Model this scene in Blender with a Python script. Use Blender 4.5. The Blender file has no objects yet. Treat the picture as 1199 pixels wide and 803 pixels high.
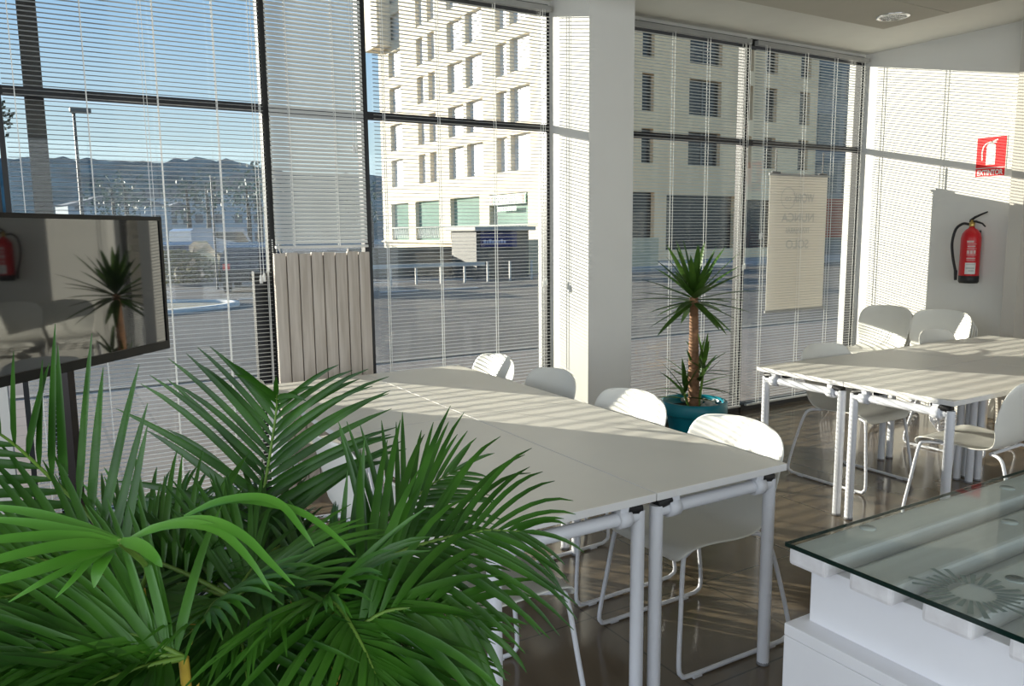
import bpy, bmesh, math, random
from mathutils import Vector, Matrix
random.seed(7)
scene = bpy.context.scene
COL = scene.collection

# ------------------------------------------------------------------ camera
FPX, YAW, PITCH, ROLL, EYE = 926.58, .5394, -.1383, -.0098, 1.528
CF = Vector((math.sin(YAW)*math.cos(PITCH), math.cos(YAW)*math.cos(PITCH), math.sin(PITCH)))
_r = Vector((math.cos(YAW), -math.sin(YAW), 0)); _u = _r.cross(CF)
CR = _r*math.cos(ROLL) + _u*math.sin(ROLL)
CU = -_r*math.sin(ROLL) + _u*math.cos(ROLL)
cam_d = bpy.data.cameras.new('camera'); cam = bpy.data.objects.new('camera', cam_d); COL.objects.link(cam)
cam_d.sensor_width = 36; cam_d.lens = 36*FPX/1199; cam_d.clip_start = .02; cam_d.clip_end = 2000
m = Matrix((CR, CU, -CF)).transposed().to_4x4(); m.translation = (0, 0, EYE)
cam.matrix_world = m
scene.camera = cam

def at(px, py, D):
    """survey helper: photo pixel and depth -> point in the room"""
    return Vector((0, 0, EYE)) + D*(CF + CR*((px-599.5)/FPX) - CU*((py-401.5)/FPX))

# ------------------------------------------------------------------ materials
MATS = {}
def mat(name, col, rough=.5, metal=0., spec=.5, var=.06, scale=6., bump=0., bscale=80., trans=0., coat=0., emit=0., ior=1.45):
    if name in MATS: return MATS[name]
    M = bpy.data.materials.new(name); M.use_nodes = True; nt = M.node_tree; nt.nodes.clear()
    out = nt.nodes.new('ShaderNodeOutputMaterial')
    p = nt.nodes.new('ShaderNodeBsdfPrincipled')
    tc = nt.nodes.new('ShaderNodeTexCoord')
    nz = nt.nodes.new('ShaderNodeTexNoise'); nz.inputs['Scale'].default_value = scale; nz.inputs['Detail'].default_value = 4
    nt.links.new(tc.outputs['Object'], nz.inputs['Vector'])
    rp = nt.nodes.new('ShaderNodeValToRGB')
    a = [max(0, c*(1-var)) for c in col]; b = [min(1, c*(1+var)) for c in col]
    rp.color_ramp.elements[0].position = .3; rp.color_ramp.elements[1].position = .7
    rp.color_ramp.elements[0].color = (*a, 1); rp.color_ramp.elements[1].color = (*b, 1)
    nt.links.new(nz.outputs['Fac'], rp.inputs['Fac']); nt.links.new(rp.outputs['Color'], p.inputs['Base Color'])
    p.inputs['Roughness'].default_value = rough; p.inputs['Metallic'].default_value = metal
    p.inputs['Specular IOR Level'].default_value = spec; p.inputs['IOR'].default_value = ior
    p.inputs['Coat Weight'].default_value = coat
    if emit: 
        nt.links.new(rp.outputs['Color'], p.inputs['Emission Color']); p.inputs['Emission Strength'].default_value = emit
    if bump:
        n2 = nt.nodes.new('ShaderNodeTexNoise'); n2.inputs['Scale'].default_value = bscale
        nt.links.new(tc.outputs['Object'], n2.inputs['Vector'])
        bp = nt.nodes.new('ShaderNodeBump'); bp.inputs['Strength'].default_value = bump; bp.inputs['Distance'].default_value = .01
        nt.links.new(n2.outputs['Fac'], bp.inputs['Height']); nt.links.new(bp.outputs['Normal'], p.inputs['Normal'])
    if trans:
        t = nt.nodes.new('ShaderNodeBsdfTranslucent'); nt.links.new(rp.outputs['Color'], t.inputs['Color'])
        mx = nt.nodes.new('ShaderNodeMixShader'); mx.inputs['Fac'].default_value = trans
        nt.links.new(p.outputs[0], mx.inputs[1]); nt.links.new(t.outputs[0], mx.inputs[2]); nt.links.new(mx.outputs[0], out.inputs[0])
    else:
        nt.links.new(p.outputs[0], out.inputs[0])
    MATS[name] = M
    return M

def glass_mat(name, tint=(1, 1, 1), ior=1.45, gain=1.):
    M = bpy.data.materials.new(name); M.use_nodes = True; nt = M.node_tree; nt.nodes.clear()
    out = nt.nodes.new('ShaderNodeOutputMaterial'); tr = nt.nodes.new('ShaderNodeBsdfTransparent')
    tr.inputs[0].default_value = (*tint, 1)
    gl = nt.nodes.new('ShaderNodeBsdfGlossy'); gl.inputs['Roughness'].default_value = .01
    fr = nt.nodes.new('ShaderNodeLayerWeight'); fr.inputs[0].default_value = .5
    pw = nt.nodes.new('ShaderNodeMath'); pw.operation = 'POWER'; pw.inputs[1].default_value = 5
    mu = nt.nodes.new('ShaderNodeMath'); mu.operation = 'MULTIPLY_ADD'; mu.inputs[1].default_value = .9*gain; mu.inputs[2].default_value = .035*gain
    mx = nt.nodes.new('ShaderNodeMixShader')
    nt.links.new(fr.outputs['Facing'], pw.inputs[0]); nt.links.new(pw.outputs[0], mu.inputs[0]); nt.links.new(mu.outputs[0], mx.inputs[0])
    nt.links.new(tr.outputs[0], mx.inputs[1]); nt.links.new(gl.outputs[0], mx.inputs[2]); nt.links.new(mx.outputs[0], out.inputs[0])
    MATS[name] = M
    return M

def tile_mat(name, c1, c2, mortar, w, h, rough, size=.006, spec=.5, var=.35):
    M = bpy.data.materials.new(name); M.use_nodes = True; nt = M.node_tree
    p = nt.nodes['Principled BSDF']; tc = nt.nodes.new('ShaderNodeTexCoord')
    br = nt.nodes.new('ShaderNodeTexBrick'); br.offset = 0.; br.inputs['Scale'].default_value = 1
    br.inputs['Brick Width'].default_value = w; br.inputs['Row Height'].default_value = h
    br.inputs['Mortar Size'].default_value = size; br.inputs['Mortar Smooth'].default_value = .1
    br.inputs['Color1'].default_value = (*c1, 1); br.inputs['Color2'].default_value = (*c2, 1); br.inputs['Mortar'].default_value = (*mortar, 1)
    nt.links.new(tc.outputs['Object'], br.inputs['Vector'])
    nz = nt.nodes.new('ShaderNodeTexNoise'); nz.inputs['Scale'].default_value = 2.5; nz.inputs['Detail'].default_value = 6
    nt.links.new(tc.outputs['Object'], nz.inputs['Vector'])
    rp = nt.nodes.new('ShaderNodeValToRGB'); rp.color_ramp.elements[0].color = (1-var,)*3+(1,); rp.color_ramp.elements[1].color = (1, 1, 1, 1)
    nt.links.new(nz.outputs['Fac'], rp.inputs[0])
    mx = nt.nodes.new('ShaderNodeMix'); mx.data_type = 'RGBA'; mx.blend_type = 'MULTIPLY'; mx.inputs['Factor'].default_value = 1
    nt.links.new(br.outputs['Color'], mx.inputs['A']); nt.links.new(rp.outputs[0], mx.inputs['B'])
    nt.links.new(mx.outputs['Result'], p.inputs['Base Color'])
    p.inputs['Roughness'].default_value = rough; p.inputs['Specular IOR Level'].default_value = spec
    MATS[name] = M
    return M

def wood_mat(name, c1, c2, axis='Z', rough=.55, scale=3.):
    M = bpy.data.materials.new(name); M.use_nodes = True; nt = M.node_tree
    p = nt.nodes['Principled BSDF']; tc = nt.nodes.new('ShaderNodeTexCoord')
    mp = nt.nodes.new('ShaderNodeMapping'); s = [14, 14, 14]; s['XYZ'.index(axis)] = .9
    mp.inputs['Scale'].default_value = s
    nz = nt.nodes.new('ShaderNodeTexNoise'); nz.inputs['Scale'].default_value = scale; nz.inputs['Detail'].default_value = 6
    rp = nt.nodes.new('ShaderNodeValToRGB'); rp.color_ramp.elements[0].color = (*c1, 1); rp.color_ramp.elements[1].color = (*c2, 1)
    rp.color_ramp.elements[0].position = .35; rp.color_ramp.elements[1].position = .68
    nt.links.new(tc.outputs['Object'], mp.inputs[0]); nt.links.new(mp.outputs[0], nz.inputs['Vector']); nt.links.new(nz.outputs['Fac'], rp.inputs[0])
    nt.links.new(rp.outputs[0], p.inputs['Base Color']); p.inputs['Roughness'].default_value = rough
    bp = nt.nodes.new('ShaderNodeBump'); bp.inputs['Strength'].default_value = .25; bp.inputs['Distance'].default_value = .004
    nt.links.new(nz.outputs['Fac'], bp.inputs['Height']); nt.links.new(bp.outputs[0], p.inputs['Normal'])
    MATS[name] = M
    return M

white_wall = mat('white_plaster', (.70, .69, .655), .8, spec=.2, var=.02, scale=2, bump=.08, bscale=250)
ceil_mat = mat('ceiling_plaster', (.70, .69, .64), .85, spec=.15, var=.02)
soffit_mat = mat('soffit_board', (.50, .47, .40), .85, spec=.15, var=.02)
floor_mat = tile_mat('brown_stone_tile', (.175, .135, .092), (.155, .118, .08), (.08, .065, .045), .6, .6, .13, .004, spec=.55)
frame_mat = mat('dark_aluminium', (.012, .013, .015), .4, spec=.4)
slat_mat = mat('blind_slat', (.56, .57, .56), .45, var=.02, trans=.02)
cord_mat = mat('blind_cord', (.80, .80, .77), .7, var=.02)
table_mat = mat('table_laminate', (.79, .76, .69), .42, spec=.4, var=.025, scale=3)
table_edge = mat('table_edge', (.68, .67, .66), .5, var=.02)
steel_white = mat('white_powder_coat', (.70, .71, .75), .32, spec=.5, var=.02)
black_cap = mat('black_plastic_cap', (.01, .01, .011), .45)
shell_mat = mat('white_polypropylene', (.76, .75, .70), .36, spec=.45, var=.015)
board_mat = wood_mat('whitewashed_board', (.40, .345, .29), (.55, .49, .43), 'Z')
plank_mat = wood_mat('white_painted_plank', (.70, .68, .69), (.80, .79, .80), 'X', .5, 2.)
desk_white = mat('white_painted_block', (.80, .80, .83), .5, var=.02)
glass_clear = glass_mat('window_glass', (.96, .98, .97), 1.45, .8)
glass_desk = glass_mat('desk_glass', (.88, .91, .895), 1.5, .25)
glass_edge = mat('dark_green_glass_edge', (.004, .018, .014), .12, spec=.6)
tv_black = mat('black_gloss_plastic', (.006, .006, .006), .3, spec=.25)
tv_screen = mat('dark_screen', (.006, .006, .006), .03, spec=1., ior=1.75, var=0)
tv_metal = mat('dark_brown_metal', (.016, .011, .010), .4, metal=.3)
teal = mat('teal_glaze', (.005, .20, .27), .3, var=.08)
soil = mat('potting_soil', (.03, .02, .013), .9, var=.4, scale=30, bump=.5)
pebble_mat = mat('pale_pebble', (.6, .6, .56), .25, var=.2)
bark = mat('ringed_bark', (.26, .135, .07), .75, var=.35, scale=20)
def leaf_material(name, a, b, tr=.3, rough=.38):
    M = bpy.data.materials.new(name); M.use_nodes = True; nt = M.node_tree; nt.nodes.clear()
    out = nt.nodes.new('ShaderNodeOutputMaterial'); p = nt.nodes.new('ShaderNodeBsdfPrincipled')
    g = nt.nodes.new('ShaderNodeTexCoord'); nz = nt.nodes.new('ShaderNodeTexNoise'); nz.inputs['Scale'].default_value = 9
    nt.links.new(g.outputs['Object'], nz.inputs['Vector'])
    oi = nt.nodes.new('ShaderNodeObjectInfo'); ad = nt.nodes.new('ShaderNodeMath'); ad.operation = 'MULTIPLY_ADD'
    ad.inputs[1].default_value = .35; nt.links.new(oi.outputs['Random'], ad.inputs[0])
    sb = nt.nodes.new('ShaderNodeMath'); sb.operation = 'SUBTRACT'; sb.inputs[1].default_value = .17
    nt.links.new(nz.outputs['Fac'], sb.inputs[0]); nt.links.new(sb.outputs[0], ad.inputs[2])
    rp = nt.nodes.new('ShaderNodeValToRGB'); rp.color_ramp.elements[0].color = (*a, 1); rp.color_ramp.elements[1].color = (*b, 1)
    rp.color_ramp.elements[0].position = .25; rp.color_ramp.elements[1].position = .75
    nt.links.new(ad.outputs[0], rp.inputs[0]); nt.links.new(rp.outputs[0], p.inputs['Base Color'])
    p.inputs['Roughness'].default_value = rough; p.inputs['Specular IOR Level'].default_value = .45
    t = nt.nodes.new('ShaderNodeBsdfTranslucent'); nt.links.new(rp.outputs[0], t.inputs[0])
    mx = nt.nodes.new('ShaderNodeMixShader'); mx.inputs[0].default_value = tr
    nt.links.new(p.outputs[0], mx.inputs[1]); nt.links.new(t.outputs[0], mx.inputs[2]); nt.links.new(mx.outputs[0], out.inputs[0])
    MATS[name] = M
    return M
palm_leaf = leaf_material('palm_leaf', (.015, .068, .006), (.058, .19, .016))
palm_leaf_lit = leaf_material('palm_leaf_lit', (.075, .25, .022), (.12, .33, .035))  # lit copy of the palm leaf, light on the near frond put into its colour
yucca_leaf = leaf_material('yucca_leaf', (.028, .085, .012), (.08, .17, .025), .3)
stem_mat = mat('yellow_green_stem', (.42, .30, .04), .5, var=.35, scale=15)
rachis_mat = mat('green_rachis', (.13, .24, .035), .5, var=.25, scale=12)
red_paint = mat('red_enamel', (.50, .012, .018), .28, var=.03)
red_sign = mat('red_sign_board', (.80, .015, .02), .4, var=.02)
white_print = mat('white_print', (.85, .85, .82), .5, var=.01)
grey_print = mat('grey_print', (.33, .36, .36), .6, var=.01)
brass = mat('brass', (.55, .38, .12), .35, metal=.9)
black_rubber = mat('black_rubber', (.012, .012, .012), .55)
chrome = mat('chrome', (.7, .7, .7), .12, metal=1.)

# ------------------------------------------------------------------ mesh helpers
class MB:
    def __init__(s): s.v = []; s.f = []; s.mi = []; s.sm = []
    def add(s, vs, fs, mi=0, smooth=False):
        o = len(s.v); s.v += [tuple(x) for x in vs]
        for f in fs: s.f.append(tuple(i+o for i in f)); s.mi.append(mi); s.sm.append(smooth)
        return s
    def box(s, x0, x1, y0, y1, z0, z1, mi=0):
        vs = [(x, y, z) for z in (z0, z1) for y in (y0, y1) for x in (x0, x1)]
        return s.add(vs, [(0, 2, 3, 1), (4, 5, 7, 6), (0, 1, 5, 4), (2, 6, 7, 3), (0, 4, 6, 2), (1, 3, 7, 5)], mi)
    def rbox(s, x0, x1, y0, y1, z0, z1, b=.004, mi=0):
        bm = bmesh.new(); bmesh.ops.create_cube(bm, size=1)
        for v in bm.verts: v.co = Vector(((x0+x1)/2+v.co.x*(x1-x0), (y0+y1)/2+v.co.y*(y1-y0), (z0+z1)/2+v.co.z*(z1-z0)))
        bmesh.ops.bevel(bm, geom=bm.edges[:], offset=b, segments=2, affect='EDGES', profile=.6)
        bm.verts.index_update()
        s.add([v.co for v in bm.verts], [[v.index for v in f.verts] for f in bm.faces], mi); bm.free(); return s
    def tube(s, pts, r, n=10, mi=0, cap=True):
        pts = [Vector(p) for p in pts]; N = len(pts); rs = r if isinstance(r, (list, tuple)) else [r]*N
        vs = []; up = None
        for i, p in enumerate(pts):
            t = ((pts[min(i+1, N-1)]-p).normalized() + (p-pts[max(i-1, 0)]).normalized())
            t = t.normalized() if t.length > 1e-6 else Vector((0, 0, 1))
            if up is None: up = Vector((0, 0, 1)) if abs(t.z) < .9 else Vector((1, 0, 0))
            a = t.cross(up); 
            if a.length < 1e-4: a = t.cross(Vector((0, 1, .3)))
            a.normalize(); b = a.cross(t).normalized(); up = b
            for k in range(n):
                q = 2*math.pi*k/n; vs.append(p + a*math.cos(q)*rs[i] + b*math.sin(q)*rs[i])
        fs = [(i*n+k, i*n+(k+1) % n, (i+1)*n+(k+1) % n, (i+1)*n+k) for i in range(N-1) for k in range(n)]
        s.add(vs, fs, mi, True)
        if cap:
            s.add(vs[:n], [tuple(reversed(range(n)))], mi); s.add(vs[-n:], [tuple(range(n))], mi)
        return s
    def lathe(s, prof, n=28, c=(0, 0, 0), mi=0, axis='Z', smooth=True):
        vs = []
        for r, z in prof:
            for k in range(n):
                q = 2*math.pi*k/n
                x, y = r*math.cos(q), r*math.sin(q)
                vs.append((c[0]+x, c[1]+y, c[2]+z) if axis == 'Z' else ((c[0]+x, c[1]+z, c[2]+y) if axis == 'Y' else (c[0]+z, c[1]+x, c[2]+y)))
        fs = [(i*n+k, i*n+(k+1) % n, (i+1)*n+(k+1) % n, (i+1)*n+k) for i in range(len(prof)-1) for k in range(n)]
        return s.add(vs, fs, mi, smooth)
    def grid(s, rows, mi=0, smooth=True):
        nr, nc = len(rows), len(rows[0])
        return s.add([p for r in rows for p in r], [(i*nc+j, i*nc+j+1, (i+1)*nc+j+1, (i+1)*nc+j) for i in range(nr-1) for j in range(nc-1)], mi, smooth)
    def prism(s, poly, a, b, axis='Y', mi=0):
        """closed 2-D polygon extruded along axis from a to b"""
        n = len(poly)
        def P(p, d): return {'Y': (p[0], d, p[1]), 'X': (d, p[0], p[1]), 'Z': (p[0], p[1], d)}[axis]
        vs = [P(p, a) for p in poly] + [P(p, b) for p in poly]
        fs = [tuple(range(n)), tuple(reversed(range(n, 2*n)))] + [(i, n+i, n+(i+1) % n, (i+1) % n) for i in range(n)]
        return s.add(vs, fs, mi)
    def mesh(s, name, mats):
        me = bpy.data.meshes.new(name); me.from_pydata(s.v, [], s.f)
        for x in (mats if isinstance(mats, (list, tuple)) else [mats]): me.materials.append(x)
        me.polygons.foreach_set('material_index', s.mi); me.polygons.foreach_set('use_smooth', s.sm)
        me.update()
        bm = bmesh.new(); bm.from_mesh(me); bmesh.ops.recalc_face_normals(bm, faces=bm.faces[:]); bm.to_mesh(me); bm.free()
        return me
    def build(s, name, mats, parent=None, loc=None):
        o = bpy.data.objects.new(name, s.mesh(name, mats)); COL.objects.link(o)
        if parent is not None: o.parent = parent
        if loc is not None: o.location = loc
        return o

def tag(o, label, cat, group=None, kind=None):
    o['label'] = label; o['category'] = cat
    if group: o['group'] = group
    if kind: o['kind'] = kind
    return o
def thing(name, label, cat, loc=(0, 0, 0), rz=0, group=None):
    o = bpy.data.objects.new(name, None); o.empty_display_size = .1; COL.objects.link(o)
    o.location = loc; o.rotation_euler = (0, 0, rz)
    return tag(o, label, cat, group)
def structure(o): o['kind'] = 'structure'; return o
def sroot(name):
    o = bpy.data.objects.new(name, None); COL.objects.link(o); return structure(o)
def dup(o, parent=None):
    c = o.copy(); COL.objects.link(c); c.parent = parent
    for ch in list(o.children): dup(ch, c)
    return c
def text_mesh(body, size, extrude=.0005, align='CENTER', bold=0.):
    cu = bpy.data.curves.new('lettering', 'FONT'); cu.body = body; cu.size = size; cu.align_x = align; cu.extrude = extrude; cu.offset = size*bold
    o = bpy.data.objects.new('lettering', cu); COL.objects.link(o)
    dg = bpy.context.evaluated_depsgraph_get(); me = bpy.data.meshes.new_from_object(o.evaluated_get(dg))
    bpy.data.objects.remove(o); bpy.data.curves.remove(cu)
    return me
def text_obj(name, body, size, material, M, parent=None, align='CENTER', sx=1., bold=.012):
    me = text_mesh(body, size, align=align, bold=bold); me.transform(M @ Matrix.Diagonal((sx, 1, 1, 1))); me.materials.clear(); me.materials.append(material)
    o = bpy.data.objects.new(name, me); COL.objects.link(o)
    if parent is not None: o.parent = parent
    return o
def frame(xa, ya, o):
    """matrix from text x axis, y axis and origin"""
    xa = Vector(xa).normalized(); ya = Vector(ya).normalized(); za = xa.cross(ya)
    M = Matrix((xa, ya, za)).transposed().to_4x4(); M.translation = o
    return M

# ================================================================== ROOM SHELL
YW = 4.72          # glass line
CZ = 3.08          # ceiling height
XR = 6.55          # right wall
structure(MB().box(-2.8, 8.5, -3.6, 4.86, -.12, 0).build('floor', floor_mat))
structure(MB().box(-2.8, 8.5, -3.6, 4.86, CZ, CZ+.2).build('ceiling', ceil_mat))
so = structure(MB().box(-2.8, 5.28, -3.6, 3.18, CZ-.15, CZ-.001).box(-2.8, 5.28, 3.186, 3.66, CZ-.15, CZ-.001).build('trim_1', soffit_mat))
structure(MB().box(XR, XR+.2, 3.30, 4.86, 0, CZ).build('wall_right', white_wall))
structure(MB().box(6.415, 8.5, 3.20, 3.30, 0, CZ).build('wall_right_return', mat('shade_tinted_plaster', (.52, .49, .44), .8, var=.02)))  # shade on this wall is put into its greyer plaster colour
structure(MB().box(8.4, 8.6, -3.6, 3.2, 0, CZ).build('wall_right_far', white_wall))
structure(MB().box(3.14, 3.51, 4.25, 4.86, 0, CZ).build('wall_pillar', white_wall))
structure(MB().box(-2.8, 3.14, 4.70, 4.86, 3.055, CZ).box(3.51, XR, 4.70, 4.86, 3.055, CZ).build('wall_window_header', white_wall))
structure(MB().box(-2.8, -.17, 4.66, 4.84, 0, .98).build('wall_window_spandrel', white_wall))
# unseen side and rear walls, large openings assumed and added to let daylight in
structure(MB().box(-2.8, -2.7, -3.6, 4.86, 0, .5).box(-2.8, -2.7, -3.6, 4.86, 2.9, CZ).box(-2.8, -2.7, -3.6, -3.2, .5, 2.9)
          .box(-2.8, -2.7, .6, .9, .5, 2.9).box(-2.8, -2.7, 3.9, 4.86, .5, 2.9).build('wall_left', white_wall))
structure(MB().box(-2.8, 8.5, -3.6, -3.5, 0, .5).box(-2.8, 8.5, -3.6, -3.5, 2.9, CZ).box(-2.8, -2.2, -3.6, -3.5, .5, 2.9)
          .box(1.8, 2.2, -3.6, -3.5, .5, 2.9).box(5.6, 8.5, -3.6, -3.5, .5, 2.9).build('wall_back', white_wall))

# windows ----------------------------------------------------------
bays = [(-1.42, -.135), (-.085, 1.178), (1.212, 1.768), (1.802, 3.118), (3.535, 5.03), (5.08, 6.52)]
fw = .05
for n, (a, b) in enumerate(bays):
    w = sroot('window_%d' % (n+1)); zb = .98 if n == 0 else .0
    fr = MB()
    fr.box(a-.018, a+.006, YW-.015, YW+.05, zb, 3.055).box(b-.006, b+.018, YW-.015, YW+.05, zb, 3.055)
    fr.box(a, b, YW-.01, YW+.04, 2.225, 2.268)
    fr.box(a, b, YW-.03, YW+.07, zb, zb+.05).box(a, b, YW-.03, YW+.07, 3.0, 3.055)
    if n == 1: fr.box(1.085, 1.165, YW+.0, YW+.06, .05, 1.32)
    fr.build('window_frame', frame_mat, w)
    MB().box(a, b, YW+.018, YW+.024, zb+.05, 2.205).build('lower_pane', glass_clear, w)
    MB().box(a, b, YW+.018, YW+.024, 2.275, 3.0).build('upper_pane', glass_clear, w)
structure(MB().box(-.1, 3.14, 4.70, 4.725, 0, .05).box(3.51, XR, 4.70, 4.725, 0, .05).build('baseboard_window', frame_mat))

# venetian blinds --------------------------------------------------
def slat(mb, x0, x1, y, z, tilt, w=.0215):
    pts = []
    for k in (-1, 0, 1):
        dy = k*w/2; dz = .0022*(1-abs(k)) if k == 0 else 0
        pts.append((y+dy*math.cos(tilt), z+dy*math.sin(tilt)+dz))
    mb.grid([[(x0, p[0], p[1]), (x1, p[0], p[1])] for p in pts], 0, True)
def blind(label, x0, x1, z0, z1, tilt=0., pitch=.0232, y=4.645, ladders=(.05, .34, .66, .95), cords=(), chain=None):
    t = thing('venetian_blind', label, 'blind', ((x0+x1)/2, y, z0))
    ox = (x0+x1)/2; X0, X1 = x0-ox, x1-ox; H = z1-z0
    MB().box(X0, X1, -.02, .02, H-.035, H).build('headrail', mat('grey_headrail', (.30, .30, .29), .4), t)
    MB().rbox(X0, X1, -.014, .014, 0, .016, .003).build('bottom_rail', slat_mat, t)
    mb = MB(); z = .035
    while z < H-.05:
        slat(mb, X0+random.uniform(-.001, .001), X1, 0, z, tilt+random.uniform(-.02, .02)); z += pitch
    mb.build('slats', slat_mat, t)
    for f in ladders:
        x = X0+(X1-X0)*f; c = MB()
        for yy in (-.0145, .0145): c.box(x-.0022, x+.0022, yy-.0008, yy+.0008, .01, H-.03)
        c.build('ladder_cord', cord_mat, t)
    for x, zz in cords:
        x -= ox; zz -= z0
        p = MB(); p.tube([(x, -.026, H-.03), (x, -.026, zz)], .0016, 6).tube([(x+.016, -.026, H-.03), (x+.016, -.026, zz+.01)], .0016, 6)
        p = p.build('pull_cord', cord_mat, t)
        MB().lathe([(.002, .05), (.007, .045), (.009, .02), (.009, 0), (.0, 0)], 10, (x, -.026, zz-.045)).lathe([(.002, .05), (.007, .045), (.009, .02), (.009, 0), (.0, 0)], 10, (x+.018, -.026, zz-.035)).build('tassel', cord_mat, p)
    if chain:
        x = chain-ox; c = MB(); zz = .1
        while zz < 1.46:
            c.lathe([(0, -.005), (.0045, 0), (0, .005)], 6, (x, -.03, zz)); c.lathe([(0, -.005), (.0045, 0), (0, .005)], 6, (x+.022, -.03, zz)); zz += .0125
        c.build('bead_chain', cord_mat, t)
    return t
blind('open white blind in the leftmost bay, behind the television', -.07, 1.165, .05, 3.03, -.06, cords=((1.10, 1.30), (.55, 1.25)), chain=1.172, ladders=(.04, .29, .56, .80, .985))
blind('shut blind filling the narrow bay above the pale board panel', 1.196, 1.757, 1.45, 3.03, 1.22, cords=((1.68, 2.05),), ladders=(.2, .68))
blind('open white blind between the board panel and the square pillar', 1.825, 3.10, .05, 3.03, -.06, cords=((3.03, 1.20),))
blind('open white blind behind the potted yucca, right of the pillar', 3.53, 5.02, .05, 3.03, -.06, ladders=(.03, .46, .70, .955, .985), cords=((4.985, 1.25),))
blind('open white blind over the hanging poster, next to the right wall', 5.09, 6.50, .05, 3.03, -.06, cords=((5.17, 1.5),), ladders=(.10, .43, .70, .965))

# pale board panel below the shut blind
pb = MB(); nb = 8; bw = (1.735-1.160)/nb
for i in range(nb):
    x0 = 1.160+i*bw
    pb.rbox(x0+.003, x0+bw-.003, 4.555, 4.577, .012, 1.425+.004*math.sin(i*2.3), .003)
pb.box(1.165, 1.73, 4.5775, 4.590, .02, 1.41)  # backing sheet added to stop light leaking between the boards
tag(pb.build('board_panel', board_mat), 'pale whitewashed vertical plank panel standing under the shut blind', 'panel')

# recessed downlight in the soffit
dl = thing('downlight', 'round chrome recessed downlight in the beige ceiling board', 'ceiling light', (5.03, 3.42, CZ-.15))
MB().lathe([(.105, 0), (.105, -.006), (.088, -.008), (.084, 0)], 32).build('rim', chrome, dl)
lv = MB()
for i in range(-3, 4): lv.box(i*.022-.0015, i*.022+.0015, -.075, .075, -.006, .012)
for i in (-1, 0, 1): lv.box(-.075, .075, i*.04-.001, i*.04+.001, -.005, .012)
lv.build('louvre', chrome, dl)
MB().lathe([(.084, .0), (0, -.002)], 32).build('reflector', mat('dim_reflector', (.30, .31, .29), .2, metal=.6), dl)

# ================================================================== POSTER ON THE GLASS
ps = thing('hanging_poster', 'pale hanging poster on the glass with mirrored lettering, right bay', 'poster', (5.72, 4.692, .82))
poster_mat = mat('poster_vinyl', (.72, .69, .63), .6, var=.01, trans=.30)
MB().box(-.37, .37, -.0015, .0015, .02, 1.17).build('sheet', poster_mat, ps)
MB().box(-.38, .38, -.006, .006, 0, .022).build('bottom_bar', mat('grey_bar', (.3, .3, .29), .4), ps)
MB().box(-.38, .38, -.006, .006, 1.165, 1.185).build('top_bar', MATS['grey_bar'], ps)
for x in (-.30, .30): MB().box(x-.05, x+.05, -.008, .008, 1.185, 1.20).box(x-.004, x+.004, -.004, .004, 1.19, 1.38).build('hanger', frame_mat, ps)
def mirrored(z, ox, body, size, sx=1.):
    return text_obj('mirrored_lettering', body, size, MATS['poster_print'], frame((-1, 0, 0), (0, 0, 1), (ox, -.0024, z)), ps, sx=sx)
mat('poster_print', (.57, .565, .53), .6, var=.01)
mirrored(.78, 0, 'NUNCA', .105, 1.1); mirrored(.685, 0, 'TRABAJARÁS', .06, .9); mirrored(.55, 0, 'SOLO', .105, 1.1)
mirrored(.945, .06, 'WORK', .11, .8); mirrored(.955, -.135, 'co', .08)
ring = MB(); R0, R1 = .085, .092
ring.grid([[(-.135+r*math.cos(q*math.pi/20), -.0026, .98+r*math.sin(q*math.pi/20)) for q in range(41)] for r in (R0, R1)])
ring.build('mirrored_emblem', MATS['poster_print'], ps)

# ================================================================== TABLES
TL, TW, TH = 1.23, .584, .74
def make_table():
    t = thing('folding_table', '', 'table')
    g = .0015
    tp = MB().rbox(-TW/2+g, TW/2-g, -TL/2+g, TL/2-g, TH-.025, TH, .0025).build('tabletop', [table_mat, table_edge], t)
    for p in tp.data.polygons:
        if abs(p.normal.z) < .5: p.material_index = 1
    lx, ly = TW/2-.037, TL/2-.045
    for sx in (-1, 1):
        for sy in (-1, 1):
            l = MB().tube([(sx*lx, sy*ly, 0.004), (sx*lx, sy*ly, .66), (sx*lx, sy*ly, .685)], .0215, 16)
            l = l.build('leg', steel_white, t)
            c = MB().tube([(sx*(lx+.004), sy*ly, .686), (sx*(lx-.05), sy*ly, .697)], .0215, 12)
            c.build('end_cap', black_cap, l)
            MB().lathe([(0, 0), (.023, 0), (.023, .006), (.021, .012)], 14, (sx*lx, sy*ly, 0)).build('foot', mat('grey_foot', (.25, .25, .26), .5), l)
    for sy in (-1, 1):
        r = MB().tube([(-lx, sy*ly, .667), (lx, sy*ly, .667)], .021, 14).build('end_rail', steel_white, t)
        for sx in (-1, 1):
            MB().lathe([(.021, -.022), (.030, -.022), (.031, 0), (.030, .022), (.021, .022)], 18, (sx*(lx-.062), sy*ly, .667), axis='X').build('collar', steel_white, r)
            MB().rbox(sx*(lx-.062)-.02, sx*(lx-.062)+.02, sy*ly-.018, sy*ly+.018, .685, .716, .003).build('bracket', steel_white, r)
    for sx in (-1, 1):
        MB().box(sx*(TW/2-.14)-.015, sx*(TW/2-.14)+.015, -ly+.03, ly-.03, .685, .714).build('side_rail', frame_mat, t)
    return t
tab = make_table()
X0, Y0 = .98, 1.763
left = [(0, 0, 'white folding table nearest the palm, near left of the left block of four'),
        (1, 0, 'white folding table at the near right of the left block, by the pallet desk'),
        (0, 1, 'white folding table in the left block beside the pale board panel'),
        (1, 1, 'white folding table in the left block, far right one before the pillar')]
k = 0
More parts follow.
